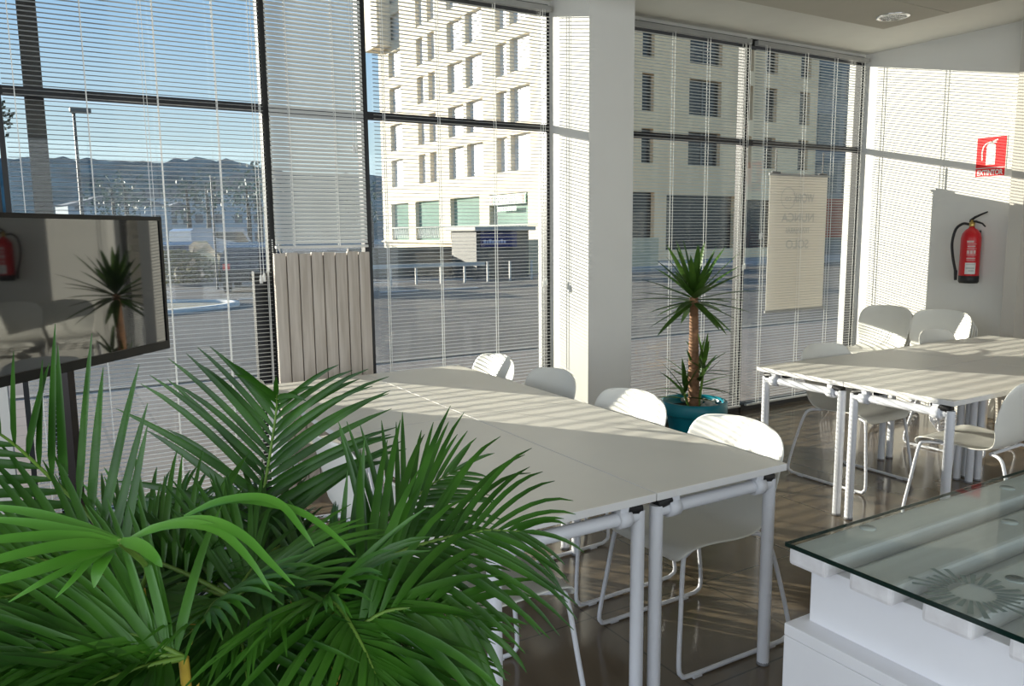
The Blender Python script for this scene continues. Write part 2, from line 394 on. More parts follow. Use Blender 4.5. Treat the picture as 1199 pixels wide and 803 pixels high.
for i, j, lab in left:
    t = tab if k == 0 else dup(tab); k += 1
    t.location = (X0+TW*(i+.5), Y0+TL*(j+.5), 0); tag(t, lab, 'table', 'tables of the left meeting block')
X1, Y1 = 3.569, 2.014
right = [(0, 0, 'white folding table in the right block, near corner towards the pallet desk'),
         (0, 1, 'white folding table in the right block, window side nearest the yucca'),
         (1, 0, 'white folding table in the right block, beside the right pier, room side'),
         (1, 1, 'white folding table in the right block, far corner below the fire extinguisher')]
for i, j, lab in right:
    t = dup(tab); t.rotation_euler = (0, 0, math.pi/2)
    t.location = (X1+TL*(i+.5), Y1+TW*(j+.5), 0); tag(t, lab, 'table', 'tables of the right meeting block')

# ================================================================== CHAIRS
def spline(pts, n):
    """Catmull-Rom through points"""
    pts = [Vector(p) for p in pts]; P = [pts[0]*2-pts[1]] + pts + [pts[-1]*2-pts[-2]]; out = []
    for i in range(1, len(P)-2):
        for k in range(n):
            t = k/n; a, b, c, d = P[i-1], P[i], P[i+1], P[i+2]
            out.append(.5*((2*b)+(c-a)*t+(2*a-5*b+4*c-d)*t*t+(3*b-a-3*c+d)*t**3))
    out.append(pts[-1]); return out
def make_chair():
    t = thing('shell_chair', '', 'chair')
    prof = spline([(0, .222, .405), (0, .215, .430), (0, .185, .447), (0, .08, .447), (0, -.05, .437), (0, -.13, .442), (0, -.185, .475), (0, -.215, .535), (0, -.235, .62), (0, -.262, .72), (0, -.288, .79), (0, -.300, .812)], 4)
    L = [0.]
    for a, b in zip(prof, prof[1:]): L.append(L[-1]+(b-a).length)
    T = L[-1]; nu = 17; rows = []
    for p, l in zip(prof, L):
        s = l/T
        w = .222 - .010*math.exp(-((s-.5)/.12)**2) + .022*min(1, max(0, (s-.55)/.2))
        e = max(0., (s-.84)/.16); w *= (1-e**2.6)**.5*.42+.58 if e < 1 else .58
        e2 = max(0., (.12-s)/.12); w *= (1-min(1, e2)**2.4)**.5*.28+.72
        row = []
        back = min(1, max(0, (s-.5)/.2))
        for j in range(nu):
            u = -1+2*j/(nu-1)
            x = w*u
            lift = .014*abs(u)**2.5*(1-back)*(1-e2)          # seat edges turned up
            fwd = .045*abs(u)**2.2*back                       # back wraps forward
            drop = .012*u*u*e if e > 0 else 0
            row.append((x, p.y+fwd, p.z+lift-drop))
        rows.append(row)
    sh = MB().grid(rows).build('shell', shell_mat, t)
    md = sh.modifiers.new('thickness', 'SOLIDIFY'); md.thickness = .008; md.offset = 0
    md = sh.modifiers.new('smooth', 'SUBSURF'); md.levels = 1; md.render_levels = 1
    for sx in (-1, 1):
        pts = [(sx*.15, .10, .432), (sx*.175, .175, .425), (sx*.185, .20, .40), (sx*.205, .225, .22), (sx*.222, .245, .06), (sx*.225, .235, .022), (sx*.227, .20, .0105),
               (sx*.230, 0, .0105), (sx*.232, -.22, .0105), (sx*.232, -.275, .016), (sx*.231, -.298, .05), (sx*.215, -.27, .2), (sx*.195, -.225, .37), (sx*.178, -.195, .418), (sx*.15, -.14, .428)]
        f = MB().tube(spline(pts, 4), .0085, 10).build('leg_frame', steel_white, t)
        for yy in (.17, -.2): MB().rbox(sx*.229-.01, sx*.229+.01, yy-.02, yy+.02, .0, .012, .002).build('glide', steel_white, f)
    MB().tube([(-.155, .10, .430), (.155, .10, .430)], .009, 10).build('front_crossbar', steel_white, t)
    MB().tube([(-.155, -.14, .427), (.155, -.14, .427)], .009, 10).build('rear_crossbar', steel_white, t)
    return t
chair = make_chair(); used = [False]
def put_chair(x, y, rz, label, group=None, z=0):
    c = chair if not used[0] else dup(chair)
    used[0] = True
    if group is None and 'group' in c: del c['group']
    c.location = (x, y, z); c.rotation_euler = (0, 0, rz); tag(c, label, 'chair', group)
    return c
HP = math.pi/2
ga = 'chairs along the right side of the left block'
put_chair(2.02, 2.10, HP, 'white shell chair at the near end, its back beside the pallet desk', ga)
put_chair(2.03, 2.73, HP+.03, 'white shell chair with sunlit back directly in front of the teal pot', ga)
put_chair(2.05, 3.42, HP-.02, 'white shell chair whose back overlaps the foot of the square pillar', ga)
put_chair(2.05, 4.02, HP, 'white shell chair at the far end, its back before the window blind', ga)
gb = 'chairs along the palm side of the left block'
put_chair(1.14, 2.10, -HP-.04, 'white shell chair pushed in behind the palm fronds, seat under the near table', gb)
put_chair(1.12, 2.78, -HP+.05, 'white shell chair half hidden by the palm, second along the table edge', gb)
put_chair(1.17, 3.86, -HP-.15, 'white shell chair with striped sunlight, far end of the palm side', gb)
gc = 'chairs around the right block'
put_chair(4.24, 2.99, math.pi, 'white shell chair on the window side of the right block, nearest the yucca', gc)
put_chair(5.50, 3.02, math.pi+.05, 'white shell chair tucked under the far corner table, in front of the stacks', gc)
put_chair(4.10, 2.18, .05, 'white shell chair cut by the right picture edge, room side of right block', gc)
for (sx, sy, rz, names) in ((5.98, 4.08, HP-.02, 'left'), (6.0, 3.60, HP+.03, 'right')):
    who = 'stack under the sunlit wall beside the window' if names == 'left' else 'stack under the fire extinguisher'
    for k in range(4):
        nth = ('bottom', 'second from bottom', 'third from bottom', 'top')[k]
        put_chair(sx-.03*k, sy, rz, 'white shell chair, %s of the %s' % (nth, who), 'chairs in the ' + who, z=.026*k)

# ================================================================== TELEVISION
phi = math.radians(42)
tvdir = Vector((math.sin(phi), math.cos(phi), 0))
P1 = Vector((.475, 3.70, 0)); ctr = P1 - tvdir*.5
tv = thing('television', 'large black flat television on a pole at the left edge', 'television', (ctr.x, ctr.y, 1.045), HP-phi)
# local x runs along the screen, local -y is the viewing side
MB().rbox(-.5, .5, .008, .045, 0, .565, .006).build('casing', tv_black, tv)
bz = MB().box(-.5, .5, -.002, .008, 0, .035).box(-.5, .5, -.002, .008, .548, .565).box(-.5, -.485, -.002, .008, .035, .548).box(.485, .5, -.002, .008, .035, .548)
bz.build('bezel', tv_black, tv)
MB().box(-.485, .485, .003, .0075, .035, .548).build('screen', tv_screen, tv)
MB().rbox(-.2, .2, .045, .075, .12, .45, .01).build('mount_plate', tv_black, tv)
st = thing('television_stand', 'slim dark pole stand holding the television', 'stand', (ctr.x+.063*-math.cos(phi)*-1*0+.05*-math.cos(phi), ctr.y+.07*math.sin(phi), 0), HP-phi)
st.location = (ctr.x - .095*math.cos(phi), ctr.y + .095*math.sin(phi), 0)
MB().rbox(-.018, .018, -.018, .018, .02, 1.5, .003).build('pole', tv_metal, st)
MB().rbox(-.3, .3, -.22, .22, 0, .02, .004).build('base_plate', tv_metal, st)

# ================================================================== PALLET DESK
DX, DY = 1.506, 1.233
dk = thing('pallet_desk', 'white pallet-plank desk with a glass top, lower right corner', 'desk', (DX, DY, 0))
L_, W_ = 1.55, 1.22
for y1 in (0, -.166, -.338, -.51, -.68, -.85, -1.02):
    MB().rbox(.012, L_, y1-.105, y1, .722, .7675, .009).build('plank', plank_mat, dk)
MB().rbox(.06, L_-.05, -W_+.03, -.03, .575, .722, .002).build('upper_block', desk_white, dk)
MB().rbox(.0, L_, -W_, -.005, .545, .575, .002).rbox(.0, L_, -W_, -.005, .27, .544, .002).rbox(.0, L_, -W_, -.005, 0, .269, .002).build('lower_block', desk_white, dk)
gt = MB().box(.0, L_, -W_, 0, .7705, .7795).build('glass_top', glass_desk, dk)
MB().box(-.0015, 0, -W_, .0015, .7695, .7805).box(0, L_, 0, .0012, .7715, .7795).build('polished_edge', glass_edge, gt)
mo = MB()
for i in range(26):
    q = 2*math.pi*i/26; c_, s_ = math.cos(q), math.sin(q); w_ = .006
    r1 = .105+.02*math.sin(i*1.7)
    mo.add([(.13+.045*c_-w_*s_*.5, -.375+.045*s_+w_*c_*.5, .7701), (.13+.045*c_+w_*s_*.5, -.375+.045*s_-w_*c_*.5, .7701), (.13+r1*c_+w_*s_, -.375+r1*s_-w_*c_, .7701), (.13+r1*c_-w_*s_, -.375+r1*s_+w_*c_, .7701)], [(0, 1, 2, 3)])
mo.build('radial_motif', mat('etched_grey', (.36, .40, .40), .5), gt)
for px_, py_ in ((.274, -.03), (.274, -.39), (.62, -.2), (.9, -.05), (1.4, -.05), (.12, -1.1)):
    MB().lathe([(0, 0), (.02, 0), (.02, .003), (0, .003)], 14, (px_, py_, .7675)).build('glass_pad', mat('clear_pad', (.6, .62, .62), .2), gt)

# ================================================================== EXTINGUISHER + SIGN
ex = thing('fire_extinguisher', 'red fire extinguisher with black hose hung on the right wall', 'fire extinguisher', (XR-.085, 3.60, 1.09))
MB().lathe([(0, .0), (.066, 0), (.074, .012), (.074, .06), (.072, .062)], 28).build('base_skirt', black_rubber, ex)
body = MB().lathe([(.072, .055), (.0735, .06), (.0735, .36), (.066, .395), (.045, .425), (.022, .44), (.018, .455), (0, .455)], 32).build('cylinder', red_paint, ex)
def on_cyl(a0, a1, z0, z1, m_, name):
    rows = [[(.0741*math.cos(math.radians(a0+(a1-a0)*i/8)), .0741*math.sin(math.radians(a0+(a1-a0)*i/8)), z) for i in range(9)] for z in (z0, z1)]
    return MB().grid(rows).build(name, m_, body)
# the face turned to the camera is around azimuth 205 degrees
on_cyl(185, 245, .075, .165, mat('paper_label', (.62, .62, .6), .5, var=.03), 'paper_label')
for z0, a0, a1, h in ((.150, 190, 240, .004), (.118, 190, 238, .009), (.098, 205, 235, .007)): 
    rows = [[(.0745*math.cos(math.radians(a0+(a1-a0)*i/6)), .0745*math.sin(math.radians(a0+(a1-a0)*i/6)), z) for i in range(7)] for z in (z0, z0+h)]
    MB().grid(rows).build('label_line', grey_print, body)
mat('faded_print', (.55, .40, .38), .5, var=.02)
for a0 in (190, 208, 226): on_cyl(a0, a0+14, .236, .264, MATS['faded_print'], 'class_pictogram')
for z0, a0, a1, h in ((.325, 188, 225, .016), (.312, 188, 245, .003), (.292, 192, 236, .008), (.276, 188, 245, .003), (.226, 188, 245, .003), (.196, 190, 240, .008), (.185, 190, 240, .003)):
    rows = [[(.0744*math.cos(math.radians(a0+(a1-a0)*i/8)), .0744*math.sin(math.radians(a0+(a1-a0)*i/8)), z) for i in range(9)] for z in (z0, z0+h)]
    MB().grid(rows).build('printed_line', MATS['faded_print'], body)
MB().lathe([(.017, .45), (.020, .455), (.020, .485), (.012, .49), (.012, .505), (0, .505)], 16).build('valve', brass, ex)
MB().tube([(0, .015, .50), (0, -.02, .525), (0, -.07, .548), (0, -.115, .565)], [.010, .010, .008, .006], 8).build('lever', black_rubber, ex)
MB().tube([(0, .02, .492), (0, -.03, .492), (0, -.08, .475), (0, -.105, .45)], [.009, .009, .007, .006], 8).build('carry_handle', black_rubber, ex)
hs = MB().tube(spline([(0, .02, .47), (-.01, .07, .475), (-.02, .118, .43), (-.03, .135, .32), (-.03, .12, .2), (-.03, .095, .10), (-.03, .09, .05)], 5), .0105, 10).build('hose', black_rubber, ex)
MB().tube([(-.03, .092, .10), (-.03, .088, .02)], [.013, .011], 10).build('nozzle', black_rubber, hs)
MB().box(.06, .085, -.03, .03, .2, .42).build('wall_bracket', frame_mat, ex)

sg = thing('extinguisher_sign', 'red wall sign reading EXTINTOR with a white extinguisher pictogram', 'sign', (XR, 3.535, 1.93))
SW = .118
MB().box(-.004, -.0005, -SW, SW, 0, .315).build('backing', mat('sign_white', (.75, .75, .72), .5), sg)
MB().box(-.0055, -.004, -SW+.006, SW-.006, .075, .309).build('pictogram_panel', red_sign, sg)
MB().box(-.0055, -.004, -SW+.006, SW-.006, .006, .068).build('word_panel', red_sign, sg)
pic = MB()
pic.prism([(-.035, .095), (-.035, .235), (-.03, .25), (-.012, .262), (.012, .262), (.03, .25), (.035, .235), (.035, .095)][::-1], -.0075, -.0055, 'X')
pic.prism([(-.010, .258), (-.010, .276), (.010, .276), (.010, .258)], -.0075, -.0055, 'X')
pic.prism([(.012, .272), (-.048, .292), (-.048, .283), (-.01, .268)], -.0075, -.0055, 'X')
pic.prism([(.012, .272), (-.04, .270), (-.04, .264), (-.01, .264)], -.0075, -.0055, 'X')
hp = [(.008, .27), (.04, .262), (.062, .235), (.070, .19), (.066, .13)]
for a, b in zip(hp, hp[1:]):
    d = Vector((b[0]-a[0], b[1]-a[1])).normalized(); nn = Vector((-d.y, d.x))*.0045
    pic.prism([(a[0]+nn.x, a[1]+nn.y), (b[0]+nn.x, b[1]+nn.y), (b[0]-nn.x, b[1]-nn.y), (a[0]-nn.x, a[1]-nn.y)], -.0075, -.0055, 'X')
pic.build('pictogram', white_print, sg)
text_obj('lettering', 'EXTINTOR', .056, white_print, frame((0, -1, 0), (0, 0, 1), (-.0065, 0, .0165)), sg, sx=.72, bold=.03)
# switch plates on the pier
sw = MB().rbox(6.535, 6.615, 3.191, 3.20, 1.52, 1.72, .002).rbox(6.555, 6.595, 3.187, 3.193, 1.55, 1.69, .001).build('switch_plate', white_print)
tag(sw, 'white switch plate on the shaded wall at the right picture edge', 'switch')

# yellow crate under the far tables
yc = thing('storage_crate', 'yellow crate on the floor under the right block of tables', 'crate', (6.05, 2.62, 0), .3)
ym = mat('yellow_plastic', (.75, .45, .02), .4)
cr = MB().box(-.2, .2, -.14, .14, 0, .012)
for a in (-1, 1):
    cr.box(-.2, .2, a*.14-.006, a*.14+.006, .0, .07).box(-.2, .2, a*.14-.006, a*.14+.006, .2, .26).box(a*.2-.006, a*.2+.006, -.14, .14, 0, .07).box(a*.2-.006, a*.2+.006, -.14, .14, .2, .26)
    for x in (-.2, -.07, .07, .2): cr.box(x-.012, x+.012, a*.14-.006, a*.14+.006, .05, .22)
    for y in (-.14, 0, .14): cr.box(a*.2-.006, a*.2+.006, y-.012, y+.012, .05, .22)
cr.build('crate_body', ym, yc)

# ================================================================== LEAVES
def blade(mb, pts, w, nrm, fold=.35, n=None, mi=0, tipw=.0):
    """long leaf along pts; V-folded about the midrib"""
    pts = [Vector(p) for p in pts]; N = len(pts); rows = []
    for i, p in enumerate(pts):
        t = (pts[min(i+1, N-1)]-pts[max(i-1, 0)]).normalized()
        s = t.cross(nrm)
        if s.length < 1e-3: s = t.cross(Vector((.3, .2, 1)))
        s.normalize(); k = s.cross(t).normalized(); f = i/(N-1)
        ww = w*(min(1, .35+f*4))*(1-f**2.6)**.8 + .0005
        rows.append([p - s*ww + k*ww*fold, p, p + s*ww + k*ww*fold])
    mb.grid(rows, mi)
def leaflet_pts(o, d, L, droop, n=6):
    out = []; p = Vector(o); d = Vector(d).normalized()
    for i in range(n+1):
        out.append(p.copy()); d = (d + Vector((0, 0, -1))*droop*(.3+i/n)).normalized(); p = p + d*(L/n)
    return out
TOCAM = -CF
def frond(pal, path, L, w=.011, n=17, normal=None, droop=.10, ang=(62, 22), mats=None, start=.25, name='frond', side=(1, 1), jit=.12, rr=.0045, tipk=.5):
    pth = spline(path, 8); normal = Vector(normal if normal is not None else TOCAM).normalized()
    Ls = [0.]
    for a, b in zip(pth, pth[1:]): Ls.append(Ls[-1]+(b-a).length)
    T = Ls[-1]
    def ev(f):
        x = f*T
        for i in range(len(Ls)-1):
            if Ls[i+1] >= x:
                g = (x-Ls[i])/max(1e-6, Ls[i+1]-Ls[i]); return pth[i].lerp(pth[i+1], g), (pth[i+1]-pth[i]).normalized()
        return pth[-1], (pth[-1]-pth[-2]).normalized()
    mb = MB()
    for i in range(n):
        f = start+(1-start)*(i+.5)/n; g = (f-start)/(1-start)
        p, t = ev(f); s = t.cross(normal).normalized()
        ll = L*(.72+.38*math.sin(math.pi*min(1, g*.85+.18)))*(1-.5*g**3)
        a = math.radians(ang[0]+(ang[1]-ang[0])*g)
        for sg_, on in ((1, side[0]), (-1, side[1])):
            if not on: continue
            aa = a*(1+random.uniform(-jit, jit)); k = normal*random.uniform(.05, .3)
            d = t*math.cos(aa)+s*sg_*math.sin(aa)+k
            blade(mb, leaflet_pts(p, d, ll*random.uniform(.88, 1.08), droop*random.uniform(.6, 1.4)), w*random.uniform(.85, 1.12)*(1-.35*g), normal)
    blade(mb, leaflet_pts(pth[-1], (pth[-1]-pth[-3]), L*tipk, droop), w*.6, normal)
    o = mb.build(name, mats or palm_leaf, pal)
    N = len(pth)
    MB().tube(pth, [rr*(1-.7*i/(N-1)) for i in range(N)], 6).build('rachis', rachis_mat, o)
    return o

PB = Vector((.20, 1.22, 0))
palm = thing('areca_palm', 'large potted areca palm with long arching green fronds, left foreground', 'plant', PB)
def wl(p): return Vector(p)-PB
MB().lathe([(0, 0), (.13, 0), (.15, .02), (.175, .30), (.18, .31), (.165, .31), (.16, .27), (0, .27)], 32).build('pot', mat('dark_pot', (.04, .04, .04), .5), palm)
MB().lathe([(.162, .272), (.08, .285), (0, .288)], 24).build('soil', soil, palm)
def P(*a): return wl(at(*a))
stems = [((.02, .0), (275, 700, 1.22)), ((-.05, .03), (165, 690, 1.18)), ((.06, .05), (345, 700, 1.25)), ((.0, .07), (225, 720, 1.32)), ((.09, -.02), (390, 700, 1.15)), ((-.03, -.06), (215, 770, 1.02)), ((.04, .09), (300, 660, 1.38))]
tops = []
for (dx, dy), q in stems:
    top = P(*q); b = Vector((dx, dy, .27)); mid = b.lerp(top, .55)+Vector((dx*.3, dy*.3, .05))
    MB().tube(spline([b, mid, top], 8), [.009]*9+[.0065]*8, 8).build('cane', stem_mat, palm); tops.append(top)
# the big fronds that read in the photograph
frond(palm, [tops[6], P(303, 610, 1.45), P(314, 545, 1.50), P(321, 500, 1.52), P(324, 475, 1.52), P(324, 462, 1.50)], .285, .0085, 19, droop=.085, start=.10, ang=(54, 40), tipk=.22)
frond(palm, [tops[1], P(110, 610, 1.20), P(60, 560, 1.18), P(10, 515, 1.12), P(-50, 480, 1.06)], .24, .0075, 13, droop=.03, ang=(50, 42), start=.1, normal=TOCAM+Vector((0, 0, .3)), jit=.06)
frond(palm, [tops[2], P(420, 665, 1.30), P(460, 615, 1.36), P(495, 575, 1.42), P(530, 552, 1.46)], .20, .0062, 18, droop=.07, ang=(58, 20), start=.18)
frond(palm, [tops[4], P(420, 670, 1.18), P(485, 640, 1.22), P(560, 622, 1.26), P(610, 622, 1.28)], .24, .0065, 18, droop=.15, ang=(55, 24), start=.15, normal=TOCAM+Vector((0, 0, .8)))
frond(palm, [tops[4], P(410, 735, 1.12), P(455, 715, 1.12), P(510, 712, 1.14), P(560, 735, 1.16)], .22, .008, 14, droop=.18, ang=(60, 28), start=.12, normal=TOCAM+Vector((0, 0, .9)))
# near frond in the lit leaf colour, its leaflets fanning left and arching right
br = MB()
for pts, w in (([(140, 634, .92), (80, 622, .92), (30, 612, .93), (-30, 606, .95)], 0.0074), ([(140, 635, .92), (70, 628, .90), (0, 632, .88), (-60, 640, .87)], 0.0074),
               ([(138, 637, .92), (70, 640, .88), (0, 655, .85), (-60, 672, .84)], 0.0081), ([(138, 638, .92), (85, 655, .88), (30, 672, .85), (-50, 692, .83)], 0.0093),
               ([(132, 640, .92), (90, 662, .90), (50, 682, .88), (10, 705, .87)], 0.0056), ([(130, 640, .92), (105, 658, .9), (85, 680, .88), (65, 700, .87)], 0.0050),
               ([(130, 640, .93), (122, 655, .91), (114, 672, .9), (110, 688, .9)], 0.0093), ([(140, 632, .93), (60, 606, .95), (10, 596, .98), (-40, 592, 1.)], 0.0062),
               ([(142, 632, .92), (165, 640, .9), (180, 652, .89), (190, 664, .89)], 0.0074),
               ([(150, 632, .93), (185, 618, .92), (225, 614, .90), (260, 624, .89), (292, 655, .88), (318, 693, .88)], 0.0062),
               ([(150, 632, .93), (200, 614, .92), (245, 610, .90), (285, 628, .89), (318, 660, .88), (345, 686, .88)], 0.0062),
               ([(215, 605, 1.0), (255, 588, .98), (300, 582, .96), (330, 592, .95), (352, 618, .94), (368, 640, .94)], 0.0056),
               ([(215, 605, 1.0), (270, 586, .98), (325, 592, .96), (360, 604, .95), (395, 630, .94), (415, 650, .94)], 0.0050)):
    blade(br, spline([P(*q) for q in pts], 4), w, Vector((0, 0, 1))+TOCAM*.8, .25)
bf = br.build('frond', palm_leaf_lit, palm)
MB().tube(spline([tops[1], P(172, 665, 1.05), P(140, 634, .92)], 6), .004, 6).build('rachis', rachis_mat, bf)
# fill fronds
fills = [(0, (70, 640, 1.40), .22), (1, (-40, 650, 1.05), .20), (1, (-60, 720, .98), .2), (5, (-20, 780, .92), .2), (0, (130, 610, 1.6), .2), (3, (190, 590, 1.7), .2),
         (6, (240, 610, 1.55), .2), (2, (385, 630, 1.55), .2), (2, (430, 660, 1.42), .2), (0, (345, 690, 1.12), .2), (4, (440, 790, 1.06), .2), (4, (520, 800, 1.12), .18),
         (2, (500, 720, 1.3), .18), (5, (140, 740, 1.0), .2), (3, (215, 660, 1.3), .2), (5, (80, 800, .95), .2), (0, (300, 660, 1.25), .2),
         (1, (30, 700, 1.25), .2), (3, (160, 640, 1.42), .2), (6, (350, 630, 1.45), .2), (4, (380, 700, 1.1), .2), (0, (240, 720, 1.06), .2), (2, (440, 720, 1.2), .2), (1, (90, 720, 1.1), .2), (6, (290, 600, 1.62), .2),
         (5, (60, 830, .9), .2), (0, (290, 800, 1.05), .2), (2, (380, 770, 1.12), .2), (4, (460, 830, 1.05), .18), (1, (20, 790, 1.1), .2), (1, (60, 750, 1.2), .2), (3, (150, 720, 1.4), .2),
         (3, (230, 720, 1.35), .2), (6, (320, 700, 1.45), .2), (2, (400, 720, 1.35), .2), (0, (120, 690, 1.4), .2), (3, (20, 740, 1.4), .2), (6, (390, 800, 1.3), .2), (6, (250, 800, 1.35), .2), (0, (180, 790, 1.15), .2)]
for si, tip, L in fills:
    a = tops[si]; b = P(*tip); h = (b-a).length
    m1 = a.lerp(b, .33)+Vector((0, 0, .05*h)); m2 = a.lerp(b, .7)+Vector((0, 0, .06*h))
    nv = TOCAM*random.uniform(.2, .9)+Vector((random.uniform(-.3, .3), random.uniform(-.3, .3), random.uniform(.5, 1.2)))
    frond(palm, [a, m1, m2, b], L, .0062, 15, normal=nv, droop=.12, start=.1, jit=.2)

# ------------------------------------------------------------------ yucca in teal pot
YB = Vector((4.03, 4.16, 0))
yu = thing('potted_yucca', 'yucca with a ringed cane and spiky crown in a teal pot', 'plant', YB)
MB().lathe([(0, 0), (.15, 0), (.165, .02), (.195, .2), (.2, .215), (.232, .22), (.236, .23), (.236, .305), (.228, .312), (.212, .312), (.205, .29), (.2, .25), (0, .25)], 40).build('pot', teal, yu)
MB().lathe([(.203, .25), (.1, .262), (0, .265)], 24).build('soil', soil, yu)
pm = MB()
for i in range(26):
    a = random.uniform(-1.2, 1.5); r = random.uniform(.07, .175); s = random.uniform(.018, .034)
    c = (r*math.cos(a), r*math.sin(a), .265+random.uniform(0, .03))
    pm.lathe([(0, -s*.7), (s*.8, -s*.4), (s, 0), (s*.75, s*.45), (0, s*.7)], 9, c)
pm.build('pebbles', pebble_mat, yu)['kind'] = 'stuff'
tr = MB(); ring_p = []; rr = []
for i in range(111):
    f = i/110; z = .26+.80*f
    ring_p.append((-.035*f+.01*math.sin(f*3), .01*math.sin(f*4), z)); rr.append((.043-.014*f)*(1+.05*math.sin(i*2*math.pi/4.0)))
tr.tube(ring_p, rr, 14).build('cane', bark, yu)
top = Vector(ring_p[-1])
def rosette(c, n, L, w, zmin, zmax, name, droop=.05, seed=1):
    random.seed(seed); mb = MB()
    for i in range(n):
        az = i*2.399963+random.uniform(-.2, .2); el = zmin+(zmax-zmin)*(i/(n-1))
        d = Vector((math.cos(az)*math.cos(el), math.sin(az)*math.cos(el), math.sin(el)))
        o = Vector(c)+Vector((d.x, d.y, 0))*.02+Vector((0, 0, .09*(i/(n-1))))
        blade(mb, leaflet_pts(o, d, L*random.uniform(.75, 1.1), droop*random.uniform(.4, 1.5)), w*random.uniform(.85, 1.15), Vector((0, 0, 1)), .3)
    return mb.build(name, yucca_leaf, yu)
rosette(top-Vector((0, 0, .05)), 44, .44, .027, -.55, 1.35, 'crown', .035, 3)
for (x, y, z1, n, L, sd) in ((.045, .03, .42, 16, .30, 5), (-.06, .02, .36, 13, .26, 6), (.02, -.05, .55, 10, .24, 8)):
    MB().tube([(x*.6, y*.6, .255), (x, y, z1*.6+.1), (x*1.2, y*1.2, z1)], .009, 8).build('shoot_stem', rachis_mat, yu)
    rosette((x*1.2, y*1.2, z1-.04), n, L, .0165, -.1, 1.35, 'shoot', .06, sd)
random.seed(11)

# ================================================================== OUTDOORS
pave_mat = tile_mat('paving', (.31, .255, .21), (.285, .24, .20), (.20, .17, .145), .4, .4, .8, .012, .2, .2)
asph = mat('asphalt', (.135, .115, .095), .75, var=.2, scale=.6)
structure(MB().box(-60, 120, 4.86, 9.4, -.2, -.1).build('ground_pavement', pave_mat))
structure(MB().box(-60, 120, 9.4, 130, -.24, -.14).build('ground_road', asph))
structure(MB().box(-60, 120, 9.36, 9.52, -.2, -.085).build('ground_kerb', mat('kerb_stone', (.27, .235, .19), .8)))
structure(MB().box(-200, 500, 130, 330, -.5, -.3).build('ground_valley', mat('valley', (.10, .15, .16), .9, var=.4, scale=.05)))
structure(MB().box(24.6, 120, 26.5, 33, -.14, -.04).box(20.5, 25, 26.5, 70, -.14, -.04).build('ground_far_pavement', mat('far_paving', (.36, .34, .31), .85)))
# hill ridge
rows = [[], [], []]
for i in range(121):
    x = -140+i*3.6
    h = 27+2.2*math.sin(x*.035)+1.2*math.sin(x*.11+1)+.5*math.sin(x*.7)+random.uniform(-.5, .6)
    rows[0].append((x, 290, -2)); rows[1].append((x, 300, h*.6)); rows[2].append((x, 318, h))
structure(MB().grid(rows).build('ground_hill_ridge', mat('haze_tinted_hill', (.075, .13, .14), .95, spec=.1, var=.45, scale=.12)))  # blue distance haze is mixed into the hill colour

def tree(px, Y, h, r, label, name='broadleaf_tree', col=(.03, .07, .025), n=420, group=None, trunk=True, zc=None):
    c = at(px, 278, 1); d = Vector((c.x, c.y, 0)); d *= Y/d.y
    t = thing(name, label, 'tree', (d.x, d.y, -.14), 0, group)
    mb = MB()
    for i in range(n):
        a = Vector((random.gauss(0, 1), random.gauss(0, 1), random.gauss(0, 1))).normalized()*(random.random()**.4)
        p = Vector((a.x*r, a.y*r, h-r*.9+a.z*r*.85)); s = r*random.uniform(.05, .10)
        q = Vector((random.gauss(0, 1), random.gauss(0, 1), random.gauss(0, 1))).normalized(); u = q.orthogonal().normalized(); v = q.cross(u)
        mb.add([p+u*s, p+v*s*.6, p-u*s, p-v*s*.6], [(0, 1, 2, 3)])
    mb.build('crown', leaf_material(name+'_leaf%d' % len(MATS), tuple(x*.6 for x in col), tuple(x*1.5 for x in col), .2, .6), t)
    MB().tube([(0, 0, 0), (.03*r, 0, h*.4), (0, .05*r, h*.8)], [h*.035, h*.028, h*.012], 8).build('trunk', mat('dim_trunk', (.035, .03, .025), .8), t)
    return t
tree(-14, 45.0, 8.6, 1.5, 'leafy tree at the far left edge, outside behind the blind', col=(.04, .06, .04), n=900)
gt_ = 'trees across the valley'
for px, Y, h, lab in ((135, 90, 8, 'dark green valley tree left of the lamp post'), (150, 110, 10, 'dark valley tree just right of the street lamp'), (222, 95, 8.5, 'valley tree behind the pale parked van'), (245, 120, 11, 'valley tree right of the slim pole'),
                      (292, 85, 8, 'valley tree above the dark parked car'), (305, 110, 12, 'valley tree next to the window frame'), (435, 75, 7, 'valley tree in the gap left of the cream building')):
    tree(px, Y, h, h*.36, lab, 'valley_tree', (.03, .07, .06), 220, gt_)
hed = MB()
for i in range(900):
    a = random.uniform(0, 2*math.pi); rr_ = math.sqrt(random.random()); zz = random.random()
    k = math.sqrt(max(0, 1-zz**2.5))
    p = Vector((rr_*1.5*k*math.cos(a), rr_*.8*k*math.sin(a), zz*1.15)); s = random.uniform(.06, .13)
    q = Vector((random.gauss(0, 1), random.gauss(0, 1), random.gauss(0, 1))).normalized(); u = q.orthogonal().normalized(); v = q.cross(u)
    hed.add([p+u*s, p+v*s*.6, p-u*s, p-v*s*.6], [(0, 1, 2, 3)])
ho = hed.build('shrub', leaf_material('shrub_leaf', (.10, .11, .05), (.24, .22, .11), .2, .7)); ho.location = (4.35, 30.2, -.14)
tag(ho, 'rounded olive shrub at the roadside, right of the television', 'shrub')
# traffic island
isl = thing('traffic_island', 'rounded traffic island with pale kerb, seen right of the television', 'traffic island', (1.0, 20.0, -.14))
MB().lathe([(3.2, 0), (3.2, .09), (3.02, .10), (3.0, .0)], 48).build('kerb_ring', mat('white_kerb', (.55, .56, .55), .7), isl)
MB().lathe([(3.02, .02), (1.6, .05), (0, .07)], 48).build('gravel_bed', mat('dry_gravel', (.34, .30, .22), .9, var=.3, scale=3), isl)
isl.scale = (1, .55, 1)
